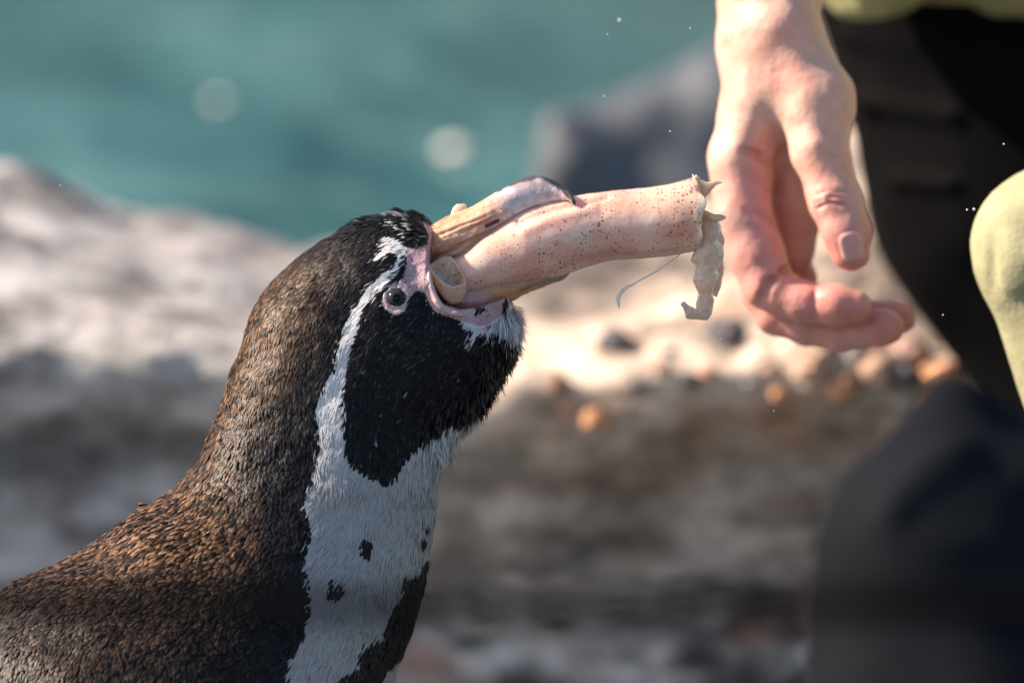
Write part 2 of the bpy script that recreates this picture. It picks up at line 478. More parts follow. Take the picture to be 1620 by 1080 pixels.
# dark blue-grey rock standing in the pool
def pool_rock():
    f = Frame(1.85)
    def sdf(p):
        d = cap(p, (885, 205, 0), (905, 250, 0), 34, 50)
        d = smin(d, cap(p, (960, 220, 60), (1150, 185, 80), 62, 100), 40)
        d = smin(d, cap(p, (1150, 175, 100), (1330, 160, 120), 90, 150), 60)
        d = smin(d, cap(p, (900, 330, 40), (1300, 340, 60), 75, 110), 60)
        return d + (fbm(p / 60., 3, 8) * 12).astype(np.float32)
    V, Q = nets(sdf, (780, -40, -150), (1500, 520, 320), 11)
    W = f(V)
    o = mk('pool_rock', W, Q, plain('dark_wet_rock', (.085, .10, .12), .6, 5, .7), origin=(.1, 1.85, .06))
    return tag(o, 'dark blue grey rock rising from the teal pool behind the squid', 'rock')
pool_rock()
# added pale blobs that stand in for sun glints on the pool
def glint_blob(px, py, off, r, lab):
    d = FWD + RGT * ((px - 810) * PX / DIST) + UPV * ((540 - py) * PX / DIST)
    t = (.065 - CAM[2]) / d[2]; p = CAM + d * t
    V, Fc = STONES[2]
    o = mk('pool_glint', V * np.array([r, r * 1.4, r * .45]) + p, Fc, plain('glint_white', (.75, .70, .62), .8, 90, .2), origin=p)
    return tag(o, lab, 'feather')
glint_blob(720, 237, 0, .0095, 'pale solid blob for a sun glint on the pool above the penguin bill')
glint_blob(347, 160, 0, .0055, 'faint pale solid blob for a sun glint on the pool, left of the other one')

# ================================================================== PENGUIN
ground_pt = F0([(250, 2052, 0)])[0]; ground_pt[2] = 0
peng = empty('penguin', ground_pt, label='black and white penguin with a brown feathered back, head thrown up to swallow a squid', cat='penguin')
#  Tu, Tv (back outline), Bu, Bv (front outline), half depth, depth centre
RING = [
 (705,385, 795,462, 22, 0), (690,366, 806,476, 48, 0), (672,350, 815,486, 68, 0), (648,341, 816,505, 84, 0), (622,336, 815,524, 96, 0), (570,349, 808,556, 112, 0),
 (510,384, 790,594, 122, 0), (450,428, 766,632, 128, 0), (408,478, 741,664, 133, 0), (382,545, 716,694, 139, 0),
 (360,615, 701,738, 145, 0), (336,680, 693,792, 152, 0), (310,735, 683,852, 164, 0), (262,785, 673,915, 190, 0),
 (190,835, 655,982, 222, 0), (105,886, 630,1055, 262, 0), (5,935, 612,1130, 300, 0), (-70,1015, 598,1250, 330, 0),
 (-110,1150, 580,1400, 342, 0), (-100,1330, 560,1570, 335, 0), (-60,1530, 520,1740, 300, 0), (20,1720, 460,1880, 240, 0),
 (110,1860, 390,1960, 160, 0), (200,1960, 300,1990, 60, 0)]
NR, NT = 520, 420
BP = loft(RING, NR, NT)
BN, BT = grid_normals(BP)
# soft anatomy: feather bulk, brow, cheek, sunken lore
U, Vv, Wd = BP[..., 0], BP[..., 1], BP[..., 2]
def blob(cx, cy, r, a):
    return a * np.exp(-((U - cx) ** 2 + (Vv - cy) ** 2) / (r * r)) * (np.abs(Wd) > 15)
disp = fbm(BP / 55., 3, 5) * 5 + fbm(BP / 16., 2, 6) * 1.0
disp += blob(600, 425, 50, 3) + blob(680, 560, 70, 8) + blob(655, 425, 26, -9) + np.exp(-((np.hypot(U - 629, Vv - 472) - 24) / 5.) ** 2) * 2.2 * (Wd < -15) + blob(668, 470, 22, -5) + blob(632, 472, 24, 3)
disp += blob(750, 490, 30, 5) + blob(250, 850, 60, 9) + blob(330, 800, 50, -6)
disp *= sstep(0, 20, np.arange(NR))[:, None]
BP = BP + BN * disp[..., None]
# the open gape: the face is hollow where bill and mouth begin
GAPE = [(690,345),(681,372),(677,400),(676,430),(684,458),(697,484),(728,494),(765,488),(800,474),(832,462),(850,440),(800,370),(740,350)]
_gf = sstep(0, 9, polydist(BP[..., 0], BP[..., 1], GAPE + GAPE[:1])) * inpoly(BP[..., 0], BP[..., 1], GAPE)
_gf = np.where(BP[..., 0] > 850, 0, _gf)
BP[..., 2] *= 1 - .72 * _gf
BN, BT = grid_normals(BP)

BARE = [(668,350),(680,352),(690,380),(700,410),(705,430),(740,470),(800,440),(835,460),(822,468),(815,478),(803,490),(790,502),(775,513),(758,517),(744,512),(728,506),(706,499),(690,494),(681,482),(672,463),(662,460),(655,466),(651,484),(641,496),(625,498),(612,490),(606,478),(611,462),(624,448),(639,438),(646,420),(643,400),(648,386),(660,390),(677,388),(678,372)]
WHITE_STRIPE = [(650,386),(640,378),(628,372),(613,372),(620,382),(612,392),(598,404),(590,416),(606,412),(620,402),(632,404),(634,412),(622,422),(613,432),(590,448),(576,466),(563,483),(553,505),(547,523),(538,552),(530,580),(518,602),(510,620),(503,640),(505,672),(505,703),(500,730),(497,753),(490,775),(487,793),(492,812),(500,830),(490,855),(487,880),(492,910),(497,937),(496,962),(490,987),(480,1012),(467,1037),(463,1080),(450,1150),(430,1250),(415,1400),(400,1600),(330,1900),(440,1950),(600,1600),(600,1400),(480,1250),(500,1130),(523,1080),(550,1060),(577,1040),(572,1026),(580,1013),(600,1008),(607,1003),(617,973),(630,950),(643,933),(653,913),(664,898),(677,880),(700,880),(760,640),(735,653),(720,657),(707,663),(693,674),(680,683),(664,694),(650,707),(641,724),(633,740),(622,750),(610,755),(592,744),(573,733),(562,722),(553,707),(550,680),(552,647),(551,632),(552,620),(554,598),(557,577),(566,545),(577,513),(582,494),(590,473),(602,460),(613,455),(629,441),(640,424),(643,405)]
CHIN_W = [(826,466),(815,476),(803,490),(785,503),(768,514),(745,511),(728,506),(733,516),(748,520),(740,528),(752,545),(758,528),(775,522),(792,518),(800,528),(806,530),(815,532),(822,520)]
HOOK_W = [(616,1046),(640,1030),(640,1200),(560,1400),(575,1250),(590,1110)]
SPOT = [(582, 858, 9), (537, 923, 11), (648, 916, 8), (672, 850, 4), (676, 826, 3), (604, 1004, 6), (757, 487, 5), (751, 484, 3), (765, 489, 3), (801,476,2.5),(797,482,2)]
HEADW = [((590,338),(612,337),(630,340),(640,344)), ((642,345),(652,352),(658,364)), ((628,350),(640,362),(650,372))]

BLACK = np.array([.008, .008, .0095]); WHT = np.array([.67, .67, .67]); BROWN = np.array([.060, .032, .017]); PINKS = np.array([.52, .33, .36])
def region(u, v):
    """0 dark, 1 white, 2 bare skin"""
    r = np.zeros(np.shape(u), int)
    r[inpoly(u, v, WHITE_STRIPE) | inpoly(u, v, CHIN_W) | inpoly(u, v, HOOK_W)] = 1
    r[inpoly(u, v, BARE)] = 2
    for a, b, s in SPOT:
        r[(u - a) ** 2 + ((v - b) * .8) ** 2 < s * s] = 0
    return r
def brownness(u, v):
    """the moulted back feathers are browner towards the nape and shoulders"""
    s = np.array([(900, 330), (640, 338), (560, 400), (530, 520), (470, 620), (400, 700), (430, 800), (455, 900), (430, 1100), (400, 1500)], float)
    edge = np.interp(v, s[1:, 1], s[1:, 0])
    t = sstep(20, -110, u - edge)
    return t * sstep(345, 480, v + (560 - u) * .25) * (1 - .78 * sstep(870, 980, v + u * .1))  # last factor darkens the lower back, painting in the dim foreground blur
def patt(u, v, n1):
    r = region(u, v)
    b = brownness(u + n1 * 30, v)
    c = BLACK * (1 - b[..., None]) + BROWN * b[..., None]
    breast_shade = .46 * sstep(620, 780, v)                          # white darkened down the breast, painting its shade into the feathers
    c = np.where((r == 1)[..., None], WHT * 1.06 * (1 - breast_shade)[..., None], c)
    c = np.where((r == 2)[..., None], PINKS, c)
    return c, r, b
nz = fbm(BP / 22., 3, 12)
U, Vv = BP[..., 0], BP[..., 1]
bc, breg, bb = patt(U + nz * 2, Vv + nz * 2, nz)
# skin colour variation, pale rims round eye and gape
sk = (breg == 2)
rim = np.exp(-(polydist(U, Vv, [(676, 425), (684, 462), (696, 486), (720, 497), (760, 490)]) / 9.) ** 2)
eyer = np.exp(-((np.hypot(U - 629, Vv - 473) - 22) / 6.) ** 2)
sc_ = (PINKS + nz[..., None] * .10)
sc_ = sc_ * (1 - rim[..., None] * .7) + np.array([.66, .50, .48]) * rim[..., None] * .7
sc_ = sc_ * (1 - eyer[..., None] * .75) + np.array([.62, .52, .50]) * eyer[..., None] * .75
ora = sstep(22, 4, polydist(U, Vv, [(668, 352), (684, 384)]))
sc_ = sc_ * (1 - ora[..., None] * .6) + np.array([.62, .30, .2]) * ora[..., None] * .6
bc = np.where(sk[..., None], sc_, bc)
mouth = np.repeat((_gf > .3)[..., None], 3, -1)
bc = np.where(mouth, np.array([.35, .12, .10]), bc)
fine = fbm(BP / 5., 2, 13)
BPs = BP + BN * (np.where(sk, fine * .9, 0))[..., None]
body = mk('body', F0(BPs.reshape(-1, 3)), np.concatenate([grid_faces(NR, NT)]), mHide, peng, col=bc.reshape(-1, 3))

# plumage: every feather is a small vaned blade lying back along the body
def feathers():
    e1 = BP[1:] - BP[:-1]; e1 = np.concatenate([e1, e1[-1:]], 0)
    e2 = np.roll(BP, -1, 1) - BP
    area = np.linalg.norm(np.cross(e1, e2), axis=-1)
    near = BN[..., 2]                                     # negative faces the camera
    inframe = (U > -60) & (U < 900) & (Vv < 1130)
    dens = np.where(inframe, 1.0, .10) * np.where(near > .45, .22, 1.0)
    head = sstep(760, 560, Vv + (U - 600) * -.2)
    dens = dens * (1 + 1.3 * head)
    dens[:14] = 0
    pr = (area * dens).ravel(); pr /= pr.sum()
    N = 125000
    k = rng.choice(len(pr), N, p=pr)
    a, b = np.unravel_index(k, BP.shape[:2])
    a = np.clip(a, 0, NR - 2)
    fa, fb = rng.random(N)[:, None], rng.random(N)[:, None]
    b2 = (b + 1) % NT
    P = BP[a, b] * (1 - fa) * (1 - fb) + BP[a + 1, b] * fa * (1 - fb) + BP[a, b2] * (1 - fa) * fb + BP[a + 1, b2] * fa * fb
    n = BN[a, b]; t = BT[a, b]; t = t / (np.linalg.norm(t, axis=1, keepdims=True) + 1e-9)
    u, v = P[:, 0], P[:, 1]
    # flow: throat feathers hang down and forward
    thr = sstep(60, 0, polydist(u, v, [(815, 500), (800, 560), (760, 630), (700, 690)]))
    t = t + thr[:, None] * np.array([.25, .45, 0])
    ang = rng.normal(0, .17, N) + fbm(P / 30., 2, 21) * .35
    s_ = np.cross(n, t); s_ /= np.linalg.norm(s_, axis=1, keepdims=True) + 1e-9
    t = np.cross(s_, n); 
    t, s_ = t * np.cos(ang)[:, None] + s_ * np.sin(ang)[:, None], s_ * np.cos(ang)[:, None] - t * np.sin(ang)[:, None]
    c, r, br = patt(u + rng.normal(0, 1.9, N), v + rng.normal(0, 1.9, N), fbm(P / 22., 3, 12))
    # keep the bare skin bare
    keep = ~((region(u, v) == 2) & (rng.random(N) > .015))
    ed = np.hypot(u - 629, (v - 472)) < np.where(v > 474, 20.5, 24)
    keep &= ~ed & ~inpoly(u, v, GAPE)
    hd = sstep(780, 520, v - (u - 500) * .1)
    infr = inframe[a, b]
    L = (16.5 - 1.5 * hd) * rng.uniform(.75, 1.25, N)
    W = (2.3 - 1.05 * hd) * rng.uniform(.8, 1.2, N)
    lift = np.abs(rng.normal(.17, .08, N))
    lift *= 1 - .35 * hd
    white = r == 1
    L[white] *= 1.35; W[white] *= .46; lift[white] *= .45
    L += thr * 15 * rng.uniform(.5, 1.5, N); W += thr * .7; lift += thr * np.abs(rng.normal(.28, .16, N)) * (1 + fbm(P / 9., 2, 77) * 1.2)
    L[r == 2] *= .5; W[r == 2] *= .45; c[r == 2] = np.where(rng.random((int((r == 2).sum()), 1)) < .5, WHT[None] * .8, BLACK[None])
    sh = sstep(70, 20, np.hypot(u - 255, v - 850)); L += sh * 9; W += sh * 1.6
    crown = sstep(35, 5, polydist(u, v, [(560, 350), (620, 336), (672, 352)])); lift += crown * .22; L += crown * 4
    big = np.where(infr, 1, 3.2) ; L = L * big; W = W * big
    lift = np.minimum(lift, .34 + thr * .7)
    lift = np.where((near[a, b] > .05) & (thr < .1), lift * .3, lift)
    # colour per feather: roots darkened as shaded gaps, brown tips gilded like sun glints
    val = rng.uniform(.65, 1.35, N)[:, None]
    val = np.where((r == 1)[:, None], 1 + (val - 1) * .22, val)
    base = c * val
    tipc = base * 1.0
    dark = r == 0
    bb_ = br[:, None]
    tip_b = np.array([.21, .122, .070]) * rng.uniform(.1, 1.3, N)[:, None] ** 2.6
    tip_k = np.array([.015, .0145, .016]) * rng.uniform(.3, 1.7, N)[:, None]
    grey = (rng.random(N) < .10 * hd)[:, None]
    tip_k = np.where(grey, np.array([.075, .07, .065]), tip_k)
    tipc = np.where(dark[:, None], tip_k * (1 - bb_) + tip_b * bb_, tipc)
    base = np.where(dark[:, None], base * .2, base * .97)
    for line in HEADW:                                     # pale flecks on the forehead
        m_ = (polydist(u, v, line) < 3.2) & (rng.random(N) < .4)
        base[m_] = WHT * .3; tipc[m_] = WHT
    lone = dark & (rng.random(N) < .004) & (u > 560) & (v < 720)
    tipc[lone] = [.35, .33, .32]
    # blade vertices
    f = [(0, 0, 0), (.35, 1, .10), (.75, .85, .10), (1.0, 0, 0), (.75, -.85, .10), (.35, -1, .10), (.5, 0, .55)]
    T = t * np.cos(lift)[:, None] + n * np.sin(lift)[:, None]
    Nn = n * np.cos(lift)[:, None] - t * np.sin(lift)[:, None]
    VV = np.empty((N, 7, 3)); CC = np.empty((N, 7, 3))
    for i, (x, y, z) in enumerate(f):
        bend = -x * x * .10
        VV[:, i] = P + T * (L * x)[:, None] + s_ * (W * y)[:, None] + Nn * (W * z)[:, None] + n * (L * bend)[:, None] + n * .4
        m_ = min(1, x * 1.15) ** 1.5
        CC[:, i] = base * (1 - m_) + tipc * m_
    VV, CC = VV[keep], CC[keep]; K = len(VV)
    tri = np.array([(6, 0, 1), (6, 1, 2), (6, 2, 3), (6, 3, 4), (6, 4, 5), (6, 5, 0)])
    Fc = (np.arange(K)[:, None, None] * 7 + tri[None]).reshape(-1, 3)
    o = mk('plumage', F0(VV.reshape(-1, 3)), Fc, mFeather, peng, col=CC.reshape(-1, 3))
    o['kind'] = 'stuff'
feathers()
bodyB = BVHTree.FromPolygons([tuple(x) for x in BPs.reshape(-1, 3)], [tuple(int(i) for i in f) for f in grid_faces(NR, NT)])
def near_w(u, v, tree=None, d=-600):
    h = (tree or bodyB).ray_cast(Vector((u, v, d)), Vector((0, 0, 1)))
    return h[0][2] if h[0] else 0.0

# ---- bill
def bill(name, secs, paint, n=260, m=150, power=.85, relief=None):
    P = loft(secs, n, m, power); N, _ = grid_normals(P)
    d = relief(P) if relief is not None else 0
    P = P + N * d[..., None]
    c = paint(P)
    return mk(name, F0(P.reshape(-1, 3)), grid_faces(n, m), mBill, peng, col=c.reshape(-1, 3)), P
UP = [(650,372, 664,412, 30, 0), (668,362, 676,416, 42, 0), (685,354, 700,424, 46, 0), (715,340, 727,426, 46, 0), (738,331, 752,412, 44, 0), (760,318, 778,392, 41, 0),
      (782,305, 802,368, 37, 0), (802,294, 826,352, 34, 0), (822,284, 848,339, 29, 0), (847,278, 868,328, 24, -3),
      (870,283, 885,320, 18, -10), (888,292, 894,317, 13, -20), (902,304, 900,318, 8, -32), (909,316, 904,322, 4, -40), (911,324, 909,326, .6, -43)]
def along(P): return (P[..., 0] - 680) * .92 - (P[..., 1] - 400) * .40   # distance along the bill
def up_relief(P):
    u, v = P[..., 0], P[..., 1]
    d = fbm(np.stack([u / 40 + v / 70, (v + u * .42) / 5.5, P[..., 2] / 14], -1), 4, 33) * 3.4 * sstep(150, 60, along(P))
    d = d - 3.2 * np.exp(-(polydist(u, v, [(700, 412), (740, 388), (775, 362), (812, 344), (850, 328)]) / 3.5) ** 2)
    d = d - 5 * np.exp(-(polydist(u, v, [(768, 359), (780, 353), (789, 349)]) / 3.0) ** 2)
    d = d + 2.0 * np.exp(-(polydist(u, v, [(730, 402), (790, 366), (850, 340), (890, 318)]) / 6) ** 2)
    d = d + 1.6 * np.exp(-(polydist(u, v, [(795, 335), (800, 348), (806, 352)]) / 4) ** 2)
    return d + fbm(P / 9., 3, 34) * .6
def up_paint(P):
    u, v = P[..., 0], P[..., 1]; sh = P.shape[:2]
    n1 = fbm(np.stack([u / 45 + v / 90, (v + u * .42) / 6.0, P[..., 2] / 20], -1), 4, 35); n2 = fbm(P / 14., 3, 36)
    al = along(P) + n2 * 8
    c = np.tile(np.array([.70, .36, .20]), sh + (1,))
    def lay(c, col, t): return c * (1 - t[..., None]) + np.array(col) * t[..., None]
    c = lay(c, (.40, .15, .065), sstep(.0, .38, n1) * .9)
    c = lay(c, (.74, .50, .34), sstep(.0, -.5, n1) * .7)
    # grey-lilac side plate
    low = sstep(-14, 6, (v - (426 - (u - 690) * .545)) + n2 * 6)
    c = lay(c, (.52, .42, .44), low * sstep(28, 60, al) * .8)
    c = lay(c, (.63, .54, .55), sstep(92, 165, al + n1 * 20))
    c = lay(c, (.62, .40, .34), sstep(8, 3, polydist(u, v, [(760, 400), (810, 358), (850, 336), (885, 320)])) * .6)
    c = lay(c, (.30, .13, .06), np.exp(-(polydist(u, v, [(705, 414), (745, 390), (775, 366), (812, 347), (845, 332)]) / 3.) ** 2) * .75)
    # dark culmen and tip
    top = sstep(11, 4, polydist(u, v, [(790, 296), (818, 284), (850, 276), (872, 284), (892, 297), (906, 312)]) + n2 * 5)
    c = lay(c, (.05, .05, .055), top * sstep(105, 135, al))
    c = lay(c, (.40, .40, .42), top * sstep(.15, .5, n1 + n2 * .6) * sstep(195, 175, al))
    c = lay(c, (.02, .018, .018), sstep(6, 3, polydist(u, v, [(866, 282), (890, 297), (905, 312), (909, 321)])))
    c = lay(c, (.20, .16, .15), np.exp(-(polydist(u, v, [(818, 296), (840, 290), (866, 293)]) / 5.) ** 2) * .5)
    c = lay(c, (.10, .008, .012), sstep(4.2, 2.0, polydist(u, v, [(770, 358), (780, 353), (787, 350)])))
    for a, b, r in ((793, 331, 1.6), (726, 372, 1.5), (722, 377, 1.2), (746, 356, 1.0), (706, 398, 1.3), (811, 339, 1.2)):
        c = lay(c, (.08, .03, .02), (np.hypot(u - a, v - b) < r) * 1.0)
    c = lay(c, (.58, .34, .36), sstep(14, 0, polydist(u, v, [(670, 362), (678, 412)])) * .7)
    return c
upb, UPP = bill('upper_bill', UP, up_paint, relief=up_relief)
LO = [(690,452, 712,496, 40, 0), (705,446, 742,498, 50, 0), (740,440, 782,490, 48, 0), (776,436, 808,478, 43, 0), (806,432, 829,466, 37, 0),
      (838,428, 854,456, 29, 0), (864,424, 877,448, 21, 0), (884,424, 893,441, 13, 0), (896,427, 900,435, 5, 0), (901,430, 902,433, 1, 0)]
def lo_relief(P):
    u, v = P[..., 0], P[..., 1]
    return fbm(np.stack([u / 30, v / 5., P[..., 2] / 10], -1), 3, 43) * 1.5 + fbm(P / 9., 2, 44) * .6
def lo_paint(P):
    u, v = P[..., 0], P[..., 1]; n1 = fbm(np.stack([u / 40, (v + u * .3) / 5., P[..., 2] / 15], -1), 4, 45)
    def lay(c, col, t): return c * (1 - t[..., None]) + np.array(col) * t[..., None]
    c = np.tile(np.array([.56, .29, .12]), P.shape[:2] + (1,))
    c = lay(c, (.34, .15, .05), sstep(0, .5, n1) * .8)
    c = lay(c, (.60, .34, .35), sstep(800, 770, u + (480 - v) * 1.6))
    c = lay(c, (.36, .25, .2), sstep(835, 870, u) * .9)
    return c
lob, _ = bill('lower_bill', LO, lo_paint, relief=lo_relief)

def tube(name, pts, rad, mat, parent, col, frame=F0, m=14, n=60, origin=None, noise=0):
    S = cr(np.column_stack([np.asarray(pts, float), rad]), n); C = S[:, :3]; R = S[:, 3]
    T = np.gradient(C, axis=0); T /= np.linalg.norm(T, axis=1, keepdims=True)
    ref = np.array([0, 0, 1.0]); A = np.cross(T, ref); A /= np.linalg.norm(A, axis=1, keepdims=True) + 1e-9; B = np.cross(T, A)
    th = np.linspace(0, 2 * np.pi, m, endpoint=False)
    P = C[:, None] + (A[:, None] * np.cos(th)[None, :, None] + B[:, None] * np.sin(th)[None, :, None]) * R[:, None, None]
    if noise: P = P + fbm(P / 8., 3, 3)[..., None] * noise
    return mk(name, frame(P.reshape(-1, 3)), grid_faces(n, m), mat, parent, col=None if col is None else np.tile(col, (n * m, 1)), origin=origin)
mLip = M('gape_skin').set(Roughness=.4); mLip.b.inputs['Coat Weight'].default_value = .5; mLip.b.inputs['Coat Roughness'].default_value = .15; mLip.base(mLip.mixc(.5, mLip.attr(), mLip.ramp(mLip.noise(400, 3), [(.3, (.6, .6, .6)), (.7, (1.2, 1.2, 1.2))]), 'MULTIPLY')); sss(mLip, .3, .003)
gp = [(678, 418), (680, 440), (685, 460), (694, 480), (708, 492), (730, 498), (758, 494), (785, 484)]
tube('gape_fold', [(a, b, near_w(a, b) - 1 if a < 740 else -52 + (a - 740) * .2) for a, b in gp], [2.5, 4, 5, 5.4, 5, 4, 3, 1], mLip, peng, (.58, .40, .39), noise=1.0)

# ---- eye
ew = near_w(629, 472)
def sphere(name, c, r, mat, parent, n=40, m=56, sq=(1, 1, 1), col=None, frame=F0, origin=None):
    th = np.linspace(.001, np.pi - .001, n)[:, None]; ph = np.linspace(0, 2 * np.pi, m, endpoint=False)[None]
    D = np.stack([np.sin(th) * np.cos(ph), np.sin(th) * np.sin(ph), -np.cos(th) + 0 * ph], -1) * np.array(sq) * r
    P = (D + np.array(c)).reshape(-1, 3)
    cc = None
    if col is not None: cc = col(P)
    return mk(name, frame(P), grid_faces(n, m), mat, parent, col=cc, origin=origin)
mEye = M('eye').set(Roughness=.12, IOR=1.3); mEye.base(mEye.attr()); 
def eyec(P):
    r = np.hypot(P[:, 0] - 629, P[:, 1] - 472); a = np.arctan2(P[:, 1] - 472, P[:, 0] - 629)
    ir = np.array([.026, .029, .029])[None] * (1 + .5 * np.sin(a * 23)[:, None] * .4 + fbm(P / 2., 2, 4)[:, None] * .4)
    c = np.where((r < 6.3)[:, None], [.001, .002, .002], ir)
    return np.where((r > 14)[:, None], [.02, .015, .015], c)
eye = sphere('eye', (629, 472, ew + 10), 19, mEye, peng, 90, 90, (.95, .86, 1), eyec)
def eyelid():
    n, m = 90, 22; a = np.linspace(0, 2 * np.pi, n, endpoint=False)
    rx, ry = 17.6, 15.6
    cx = 629 + np.cos(a) * rx * 1.0; cy = 472 + np.sin(a) * ry
    tilt = math.radians(-28)
    cx, cy = 629 + (cx - 629) * math.cos(tilt) - (cy - 472) * math.sin(tilt), 472 + (cx - 629) * math.sin(tilt) + (cy - 472) * math.cos(tilt)
    cw = np.array([near_w(x, y) for x, y in zip(cx, cy)]); cw = cw * .5 + cw.mean() * .5
    C = np.stack([cx, cy, cw - 1.5], -1); O = np.stack([cx - 629, cy - 472, 0 * cx], -1); O /= np.linalg.norm(O, axis=1, keepdims=True)
    th = np.linspace(0, 2 * np.pi, m, endpoint=False)
    r = 3.2 + 1.0 * np.sin(a * 2 + 1) + .3 * np.sin(a * 7)
    P = C[:, None] + (O[:, None] * np.cos(th)[None, :, None] + np.array([0, 0, 1.0]) * np.sin(th)[None, :, None] * .34) * r[:, None, None]
    P = P + fbm(P / 5., 3, 9)[..., None] * 1.3
    Pf = np.concatenate([P, P[:1]], 0)
    c = np.array([.46, .35, .35]) + fbm(Pf / 5., 3, 3)[..., None] * .25
    mk('eyelid', F0(Pf.reshape(-1, 3)), grid_faces(n + 1, m), mLip, peng, col=c.reshape(-1, 3))
eyelid()

# flippers, feet and tail (below the picture)
mFoot = plain('web_skin', (.05, .045, .045), .6, 200, .6)
for s in (-1, 1):
    f = loft([(60,1170, 190,1180, 22, s*325), (50,1210, 220,1220, 26, s*350), (40,1250, 210,1270, 22, s*372), (0,1450, 150,1480, 16, s*385), (-30,1600, 60,1620, 9, s*385), (-40,1660, -20,1668, 3, s*380)], 60, 36)
    mk('flipper', F0(f.reshape(-1, 3)), grid_faces(60, 36), mFeather, peng, col=np.tile(BLACK * 1.6, (60 * 36, 1)))
    def foot(p, s=s):
        d = cap(p, (270, 1930, s * 110), (275, 2025, s * 110), 46, 34)
        for dz, L in ((-45, 115), (0, 135), (45, 115)):
            d = smin(d, cap(p, (275, 2028, s * 110), (275 + L, 2036, s * 110 + dz), 26, 13), 26)
        return d
    V, Q = nets(foot, (190, 1870, s * 110 - 100), (460, 2080, s * 110 + 100), 6)
    ft = mk('foot', F0(V), Q, mFoot, peng)
    for dz, L in ((-45, 115), (0, 135), (45, 115)):
        tube('claw', [(275 + L, 2034, s * 110 + dz), (290 + L, 2034, s * 110 + dz * 1.08), (302 + L, 2042, s * 110 + dz * 1.12)], [9, 7, 1], mFoot, ft, None, n=12, m=8)
f = loft([(120,1880, 230,1940, 60, 0), (60,1940, 180,2000, 50, 0), (0,2010, 90,2040, 30, 0), (-30,2036, -20,2042, 12, 0)], 30, 24)
mk('tail', F0(f.reshape(-1, 3)), grid_faces(30, 24), mFeather, peng, col=np.tile(BLACK, (30 * 24, 1)))

